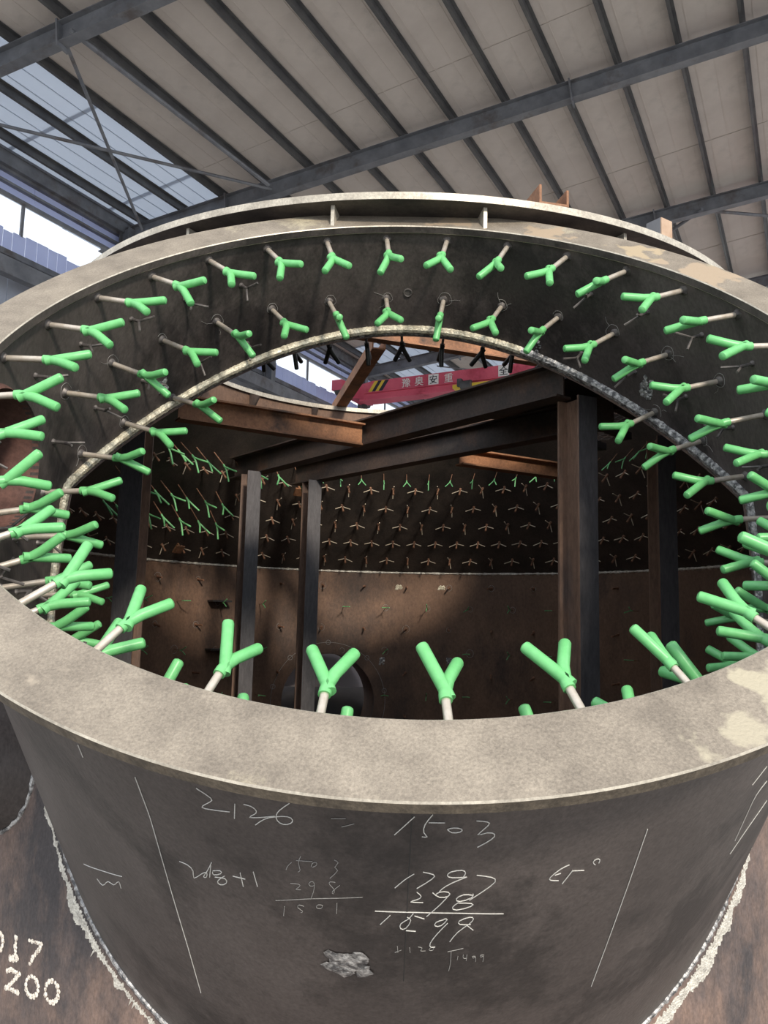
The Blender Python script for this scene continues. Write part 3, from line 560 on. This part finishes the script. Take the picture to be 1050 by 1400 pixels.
# cone wall and straight wall
def wall_frame(az, z):
    a = math.radians(az); er = Vector((math.cos(a), math.sin(a), 0)); et = Vector((-math.sin(a), math.cos(a), 0))
    if z > Z0: k = 1/math.sqrt(1+KC*KC); d = -(er*k + UZ*KC*k); dn = (UZ*-k + er*KC*k)
    else: d = -er; dn = -UZ
    return onwall(az, z), d, et, dn
def in_open(P):
    q = P-C; q = q - n*q.dot(n); return q.length < RI+.05 and P.y < VY-.6
def wall_long(az, z, ph, pair=None, sc=1.0, tilt=.05):
    P, d, et, dn = wall_frame(az, z)
    if in_open(P): return
    pair = pair or A_slim
    o = place('anchor', pair[0], P, d + et*rnd.uniform(-tilt,tilt) + dn*rnd.uniform(-tilt,tilt), et*math.cos(ph)+dn*math.sin(ph), vessel, sc=sc); sub('sleeve', pair[1], o)
def wall_bare(az, z, ph):
    P, d, et, dn = wall_frame(az, z)
    if in_open(P): return
    o = place('bare_anchor', B_stud, P, d + et*rnd.uniform(-.06,.06) + dn*rnd.uniform(-.06,.06), et*math.cos(ph)+dn*math.sin(ph), vessel); sub('prong', B_pr, o)
for j, z in enumerate((.98, .897, .79, .685, .578, .468)):
    r = Rz(z, TS); st = math.degrees(.150/r); k = 0; az = 22 + (st/2 if j % 2 else 0) - 20
    while az < 176:
        green = j == 0 or (j in (2, 3) and az > 134)
        ph = (0 if (k+j//2) % 2 else math.pi/2) if j != 4 else 0
        if green: wall_long(az, z, ph, sc=(1.0 if az > 120 else .62))
        else: wall_bare(az, z, ph + rnd.uniform(-.12,.12))
        az += st; k += 1
for i in range(9): wall_long(-122 + 7.6*i + rnd.uniform(-1, 1), 1.105, 1.5 if i % 2 else .1, A_backlit, .75)
for j, z in enumerate((.27, .12, -.03, -.19, -.34, -.49, -.64)):
    for i in range(16):
        az = 87.3 + 8.9*(i-6) + (4.4 if j % 2 else 0)
        P, d, et, dn = wall_frame(az, z)
        if math.hypot(math.radians(az-103.3)*1.97, z-HZ) < HHR+.04: continue
        if j % 2: wall_long(az, z, rnd.choice((0, 1.5, .8)), sc=.62)
        else: place('stud', B_stud, P, d + et*rnd.uniform(-.3,.3) - UZ*rnd.uniform(0,.3), et, vessel)

mb = MB()
for j, z in enumerate((.27, .12, -.03, -.19)):
    for i in range(2, 13):
        if rnd.random() < .35: continue
        az = 87.3 + 8.9*(i-6) + (4.4 if j % 2 else 0); q0 = rnd.uniform(.016, .026); a_ = rnd.uniform(0, 3)
        mb.tube([onwall(az + math.degrees(q0*math.cos(t)/1.97), z + q0*1.1*math.sin(t), TS, .0015) for t in np.linspace(a_, a_+rnd.uniform(4.5, 6.3), 16)], .0010, 4)
mb.build('chalk_rings', MT['faint'], vessel, kind='stuff', label='chalk rings around the studs of the lower wall')

# ---------------------------------------------------------------- chalk, digits, patches
DATA = json.loads(DATA_S)
def outer(th, s, lift=.0008): return NP(th, s, RO+lift)
def chalk(strokes, name, m, r=.0008, lab=None):
    mb = MB()
    for st in strokes:
        Q = []
        for (a, b), (c, d) in zip(st[:-1], st[1:]):
            k = max(2, int(math.hypot((c-a)*.018, d-b)/.02))
            Q += [outer(a+(c-a)*i/k, b+(d-b)*i/k) for i in range(k)]
        Q.append(outer(*st[-1])); 
        if len(st) > 2:   # round the pen corners a little
            Q2 = [Q[0]] + [(Q[i-1]+Q[i]*2+Q[i+1])/4 for i in range(1, len(Q)-1)] + [Q[-1]]; Q = Q2
        mb.tube(Q, r, 5)
    mb.build(name, m, vessel, label=lab)
LB = {'2126': 'handwritten number 2126 in chalk', '2068+1': 'handwritten 2068+1 in chalk', '1503 faint': 'faint handwritten 1503', '298 faint': 'faint handwritten 298 above a line', '1801': 'faint handwritten 1801', '1503': 'large handwritten 1503 under the flange',
 '1797': 'large handwritten 1797', '298': 'large handwritten 298 above a line', '1599': 'large handwritten 1599', '+126': 'faint small handwritten +126', '1499': 'small handwritten 1499', 'Er 9': 'small slanted chalk letters'}
for k_, st in DATA['chalk'].items():
    nm = 'chalk_writing' if k_ in LB else 'chalk_line'
    faint = 'faint' in k_ or k_ in ('1801', '+126', 'dashes', '1499')
    chalk(st, nm, MT['faint' if faint else 'chalk'], .0006 if faint else .0008, LB.get(k_))
mb = MB(); mb.tube([outer(270.2, s, .0002) for s in np.linspace(.05, .7, 20)], .0008, 4); mb.build('scribed_line', MT['scribe'], vessel)
for k_, sts in DATA['digits'].items():
    mb = MB()
    for st in sts:
        Q = []
        for (a, b), (c, d) in zip(st[:-1], st[1:]):
            k = max(1, int(math.hypot((c-a)*.035, d-b)/.008)); Q += [(a+(c-a)*i/k, b+(d-b)*i/k) for i in range(k)]
        Q.append(tuple(st[-1]))
        for a, z in Q:
            c = Vector((VX+R0*math.cos(math.radians(a)), VY+R0*math.sin(math.radians(a)), z)); er = Vector((math.cos(math.radians(a)), math.sin(math.radians(a)), 0)); et = Vector((-er.y, er.x, 0))
            rr = rnd.uniform(.0055, .0085); ps = [c + er*.0012 + (et*math.cos(t)+UZ*math.sin(t))*rr*rnd.uniform(.8,1.15) for t in np.linspace(0, 2*math.pi, 8)[:-1]]
            b = len(mb.V); mb.add(ps + [c+er*.003], [(i, (i+1) % 7, 7) for i in range(7)])
    mb.build('peened_digit', MT['paint'], vessel, False, label='white peened digit %s on the rusty shell' % k_[0])
def blob(c, e1, e2, nn_, rx, ry, m, seed, lab=None):
    q = random.Random(seed); mb = MB(); K = 26
    for _ in range(26):
        cc = c + e1*q.uniform(-rx, rx)*.7 + e2*q.uniform(-ry, ry)*.7; r0 = q.uniform(.25, .5)*min(rx, ry)
        ps = [cc + nn_*q.uniform(.0005, .002) + (e1*math.cos(t)+e2*math.sin(t))*r0*q.uniform(.6, 1.2) for t in np.linspace(0, 2*math.pi, 10)[:-1]]
        mb.add(ps + [cc+nn_*q.uniform(.002, .005)], [(i, (i+1) % 9, 9) for i in range(9)])
    mb.build('ground_patch', m, vessel, False, label=lab)
def nframe(th): t = math.radians(th); return u*math.cos(t)+v*math.sin(t), -u*math.sin(t)+v*math.cos(t)
er, et = nframe(-1.666*57.2958); blob(NP(-1.666*57.2958, .647, RO), et, n, er, .045, .050, MT['patch'], 1, 'silvery ground patch on the nozzle outside')
for (th, s, rx, ry, sd) in ((63.8, .386, .012, .045, 2), (40.8, .39, .03, .045, 3), (141.0, .41, .022, .03, 4)):
    er, et = nframe(th); blob(NP(th, s, RI), et, n, -er, rx, ry, MT['patch'], sd)
for az, z, rx, ry in ((92.2, -.26, .02, .035), (78.2, -.25, .02, .03), (77.0, -.30, .02, .03), (89, .27, .03, .02), (80, .27, .03, .02)):
    P, d, et, dn = wall_frame(az, z); blob(P, et, UZ, d, rx, ry, MT['patch'] if z < 0 else MT['bead'], int(az*10))
# chalk rings round some anchor roots, small threaded hole at the crown
mb = MB()
for (k, j) in [(k, j) for k in range(-6, 9) for j in (1, 2)] :
    th = 94.4+11.22*k + rnd.uniform(-.3,.3); s = rows[j]
    if s > send(math.radians(th), RI)-.03 or skip(th, s): continue
    q0 = rnd.uniform(.016, .024); mb.tube([NP(th + math.degrees(q0*math.cos(t))/RI*(1+.1*math.sin(3*t)), s-.004+q0*math.sin(t), RI-.001) for t in np.linspace(rnd.uniform(0, 3), rnd.uniform(5.0, 8.5), 20)], .0006, 4)
    for _ in range(rnd.choice((0, 1, 1, 2))):
        t0 = rnd.uniform(0, 6.28); t1 = t0 + rnd.uniform(-.5, .5); ra, rb = rnd.uniform(.012, .03), rnd.uniform(.035, .06); mb.tube([NP(th+math.degrees(ra*math.cos(t0)), s+ra*math.sin(t0), RI-.001), NP(th+math.degrees((ra+rb)/2*math.cos((t0+t1)/2+.1)), s+(ra+rb)/2*math.sin((t0+t1)/2+.1), RI-.001), NP(th+math.degrees(rb*math.cos(t1)), s+rb*math.sin(t1), RI-.001)], .0005, 4)
mb.build('chalk_rings', MT['faint'], vessel, label='scrawled chalk rings around the anchor roots', kind='stuff')
er, et = nframe(90.2); c = NP(90.2, .233, RI)
mb = MB(); mb.tube([c + (et*math.cos(t)+n*math.sin(t))*.013 - er*.001 for t in np.linspace(0, 2*math.pi, 20)], .0028, 6); mb.tube([c-er*.0012, c-er*.0004], .011, 16); mb.build('plug_hole', MT['rod_dark'], vessel)
for az, z in ((117, .865), (139, .47)):
    P, d, et, dn = wall_frame(az, z); mb = MB(); mb.box(P + d*.035, et*.032, dn*.030, d*.005); mb.box(P + d*.016, et*.006, dn*.022, d*.018); mb.build('bracket', MT['rust'], vessel, False)
for az, z in ((127.5, .13), (127.5, -.19), (127.5, -.5)):
    P, d, et, dn = wall_frame(az, z); mb = MB(); mb.box(P + d*.04, et*.07, UZ*.006, d*.045); mb.build('wall_cleat', MT['plate_dark'], vessel, False)
# branch pipe on the outside, lower left
az = -128.5; P = onwall(az, -.42, 0); a = math.radians(az); er = Vector((math.cos(a), math.sin(a), 0)); et = Vector((-er.y, er.x, 0)); er2 = (er + Vector((-.9, .1, .25))).normalized()
e1 = er2.cross(UZ).normalized(); e2 = e1.cross(er2)
V, F = neck([(.19, -.35), (.205, -.35), (.205, .38), (.19, .38)], P, er2, e1, e2); o = part('side_branch', V, F, MT['nozzle'], vessel, label='dark branch pipe at the left of the vessel'); fix(o)
Q = []
for i in range(91):
    t = 2*math.pi*i/90; p0 = P + er2*.6 + (e1*math.cos(t)+e2*math.sin(t))*.207; k = 0.0
    while math.hypot(p0.x-er2.x*k-VX, p0.y-er2.y*k-VY) > R0 and k < 1.2: k += .004
    Q.append(p0 - er2*k)
mb = MB(); mb.tube(Q, .007, 6, False, [.007*rnd.uniform(.8, 1.3) for _ in Q]); mb.build('weld_bead', MT['patch'], vessel)
mb = MB(); mb.tube([P + er2*t + e1*.2045*math.cos(-.9) + e2*.2045*math.sin(-.9) for t in (.06, .16, .3)], .0012, 5); mb.build('chalk_line', MT['chalk'], vessel)

# ================================================================ BRACING FRAME INSIDE
frame = root('bracing_frame', 'rusty steel beam frame on upright columns, standing inside the vessel', 'steel frame', (0, 4, -2.27))
def beam(name, A, B, hh, b, m, prof='I', lab=None, flip=1, tw=.006, tf=.008):
    A, B = Vector(A), Vector(B); ax = (B-A).normalized(); X = ax.cross(UZ).normalized()*flip; mb = MB()
    mb.prism(I_prof(hh, b, tw, tf) if prof == 'I' else C_prof(hh, b, tf), A, B, X, UZ); return mb.build(name, m, frame, False, label=lab)
beam('cross_beam', (-.885, 3.49, .893), (-.115, 3.94, .893), .107, .07, MT['rust'], 'I', 'rust-orange beam at the left')
beam('cross_beam', (-.90, 4.98, .905), (.65, 3.00, .905), .13, .08, MT['beam_dark'], 'I', 'long dark beam from front right to back left')
beam('cross_beam', (-.55, 5.14, .905), (.95, 3.43, .905), .13, .08, MT['beam_dark'], 'I', 'second dark beam behind the first')
beam('cross_beam', (.38, 4.24, .862), (1.05, 4.62, .862), .085, .07, MT['rust'], 'I', 'rust-orange beam at the far right')
def column(x, y, top, hh, b, ang, m, lab=None):
    a = math.radians(ang); X = Vector((math.cos(a), math.sin(a), 0)); Y = Vector((-math.sin(a), math.cos(a), 0)); mb = MB()
    mb.prism(I_prof(hh, b, .007, .009), (x, y, -2.27), (x, y, top), X, Y); o = mb.build('column', m, frame, False, label=lab); o.data.materials.append(MT['col_face'])
    for p in o.data.polygons:
        if p.index in (2, 8): p.material_index = 1
    return o
MT['col'] = mat('column_rusty_web', (.15,.095,.07), (.27,.165,.115), 3, .55, .1, .2, 60, (.10,.08,.075), 2.2, (1,1,.25))
MT['col_face'] = mat('column_mill_scale_face', (.06,.06,.066), (.12,.11,.115), 3, .5, .2, .2, 60, (.17,.12,.09), 2.0, (1,1,.25), t3=(.6,.7))
for c_ in COLS: column(*c_[:6], MT['col'])
# ================================================================ DECK ON THE FRAME
ZD = .99
deck = root('deck_grating', 'dark deck of plate and expanded-metal grating lying on the bracing beams', 'grating', (.6, 3.9, ZD))
b2d = (Vector((.80, 3.18, 0))-Vector((.074, 3.833, 0))).normalized(); b2n = Vector((-b2d.y, b2d.x, 0)); b2n = b2n if b2n.x > 0 else -b2n
B2c = Vector((.80, 3.18, 0))
def clipc(p): 
    q = Vector((p.x-VX, p.y-VY, 0)); L = q.length; lim = 1.15
    return p if L < lim else Vector((VX, VY, p.z)) + q*(lim/L)
def DP(a, c, z=ZD): p = B2c - b2d*a + b2n*c; return Vector((p.x, p.y, z))
poly = []
for a, c in [(1.55, -.03), (.05, -.03)] : poly.append(clipc(DP(a, c)))
for t in np.linspace(-62, 0, 12): poly.append(Vector((VX+1.15*math.cos(math.radians(t)), VY+1.15*math.sin(math.radians(t)), ZD)))
poly = [DP(1.0, 0), DP(.0, 0)] + [p for p in poly[2:] if (p-DP(0, 0)).dot(b2n) > .02 and (p-DP(0, .42)).dot(b2n) < 0] + [DP(.02, .42), DP(.70, .42)]
k = len(poly); mb = MB(); mb.add(poly + [p+UZ*.008 for p in poly], [tuple(range(k))[::-1], tuple(range(k, 2*k))] + [(i, (i+1) % k, (i+1) % k+k, i+k) for i in range(k)])
mb.build('deck_plate', MT['plate_dark'], deck, False, label='solid dark deck plate')
mb = MB()      # expanded metal: zig-zag strands
def inring(p): return math.hypot(p.x-VX, p.y-VY) < 1.14
a0, a1, c0_, c1_ = -.3, .72, .44, 1.15; pit = .05
for i in range(int((c1_-c0_)/(pit*.5))):
    c = c0_ + i*pit*.5; pts_ = []
    for j in range(int((a1-a0)/.03)):
        p = DP(a0+j*.03, c + (pit*.25 if (j % 2) else -pit*.25)*(1 if i % 2 else -1), ZD+.006)
        if inring(p): pts_.append(p)
        else:
            if len(pts_) > 1:
                for x_, y_ in zip(pts_[:-1], pts_[1:]): mb.box((x_+y_)/2, (y_-x_)/2, (y_-x_).cross(UZ).normalized()*.0022, UZ*.0016)
            pts_ = []
    for x_, y_ in zip(pts_[:-1], pts_[1:]): mb.box((x_+y_)/2, (y_-x_)/2, (y_-x_).cross(UZ).normalized()*.0022, UZ*.0016)
mb.build('expanded_mesh', MT['beam_dark'], deck, False, kind='stuff', label='diamond mesh grating panel')
for a in (-.1, .12, .34, .56):
    ps = [DP(a, c, ZD-.02) for c in np.linspace(.42, 1.2, 30)]; ps = [p for p in ps if inring(p)]
    if len(ps) > 2: mb = MB(); mb.box((ps[0]+ps[-1])/2, (ps[-1]-ps[0])/2, b2d*.02, UZ*.018); mb.build('joist', MT['plate_dark'], deck, False)

# ================================================================ LOOSE STEEL ON THE TOP RING
def ring_beam(name, A, B, hh, b, m, lab):
    t = root(name, lab, 'steel beam', Vector(A)); A, B = Vector(A), Vector(B); ax = (B-A).normalized(); X = ax.cross(UZ).normalized(); mb = MB()
    mb.prism(I_prof(hh, b, .006, .008), A, B, X, UZ); mb.build('beam_body', m, t, False); return t
t = ring_beam('ring_beam', (-1.20, 3.54, ZT+.046), (1.30, 4.48, ZT+.046), .09, .06, MT['rust'], 'brown rusty beam lying across the top ring, nearest')
for o in t.children:
    pass
mb = MB(); A = Vector((-.005, 4.24, ZT+.14)); B = Vector((-.29, 5.42, ZT+.035))
A = Vector((-.045, 4.10, ZT+.032)); B = Vector((-.325, 5.42, ZT+.032)); ax = (B-A).normalized(); X = ax.cross(UZ).normalized()
t = root('channel_beam', 'reddish channel running away from the brown beam to the far side of the ring', 'steel channel', A)
mb.prism([(-.035,-.03),(.035,-.03),(.035,.03),(.028,.03),(.028,-.022),(-.028,-.022),(-.028,.03),(-.035,.03)], A, B, X, UZ); mb.build('channel_body', MT['rust'], t, False)
A = Vector((.535, 2.60, ZT+.0015)); ax = Vector((-.22, .97, 0)).normalized(); X = ax.cross(UZ).normalized(); B = A+ax*.30
t = root('channel_offcut', 'short upturned channel offcut on the near edge of the top ring', 'steel channel', A)
mb = MB(); mb.prism([(-.052,0),(.052,0),(.052,.058),(.044,.058),(.044,.008),(-.044,.008),(-.044,.066),(-.052,.066)], A, B, X, UZ); mb.build('channel_body', MT['rust'], t, False)
a = math.radians(LPLATE); er = Vector((math.cos(a), math.sin(a), 0)); et = Vector((-er.y, er.x, 0)); P = Vector((VX, VY, ZT)) + er*(RRO-.012)
MT['tan_plate'] = mat('tan_rust_plate', (.42,.27,.18), (.62,.46,.33), 9, .6)
t = root('upright_plate', 'small upright steel plate on the right edge of the top ring', 'steel plate', P)
mb = MB(); mb.box(P+UZ*.028, et*.029, er*.004, UZ*.040); mb.build('plate_body', MT['tan_plate'], t, False)
mb = MB(); mb.box(P+UZ*.028-er*.03-et*.028, et*.003, er*.03, UZ*.040); mb.build('side_plate', MT['roofsteel'], t, False)
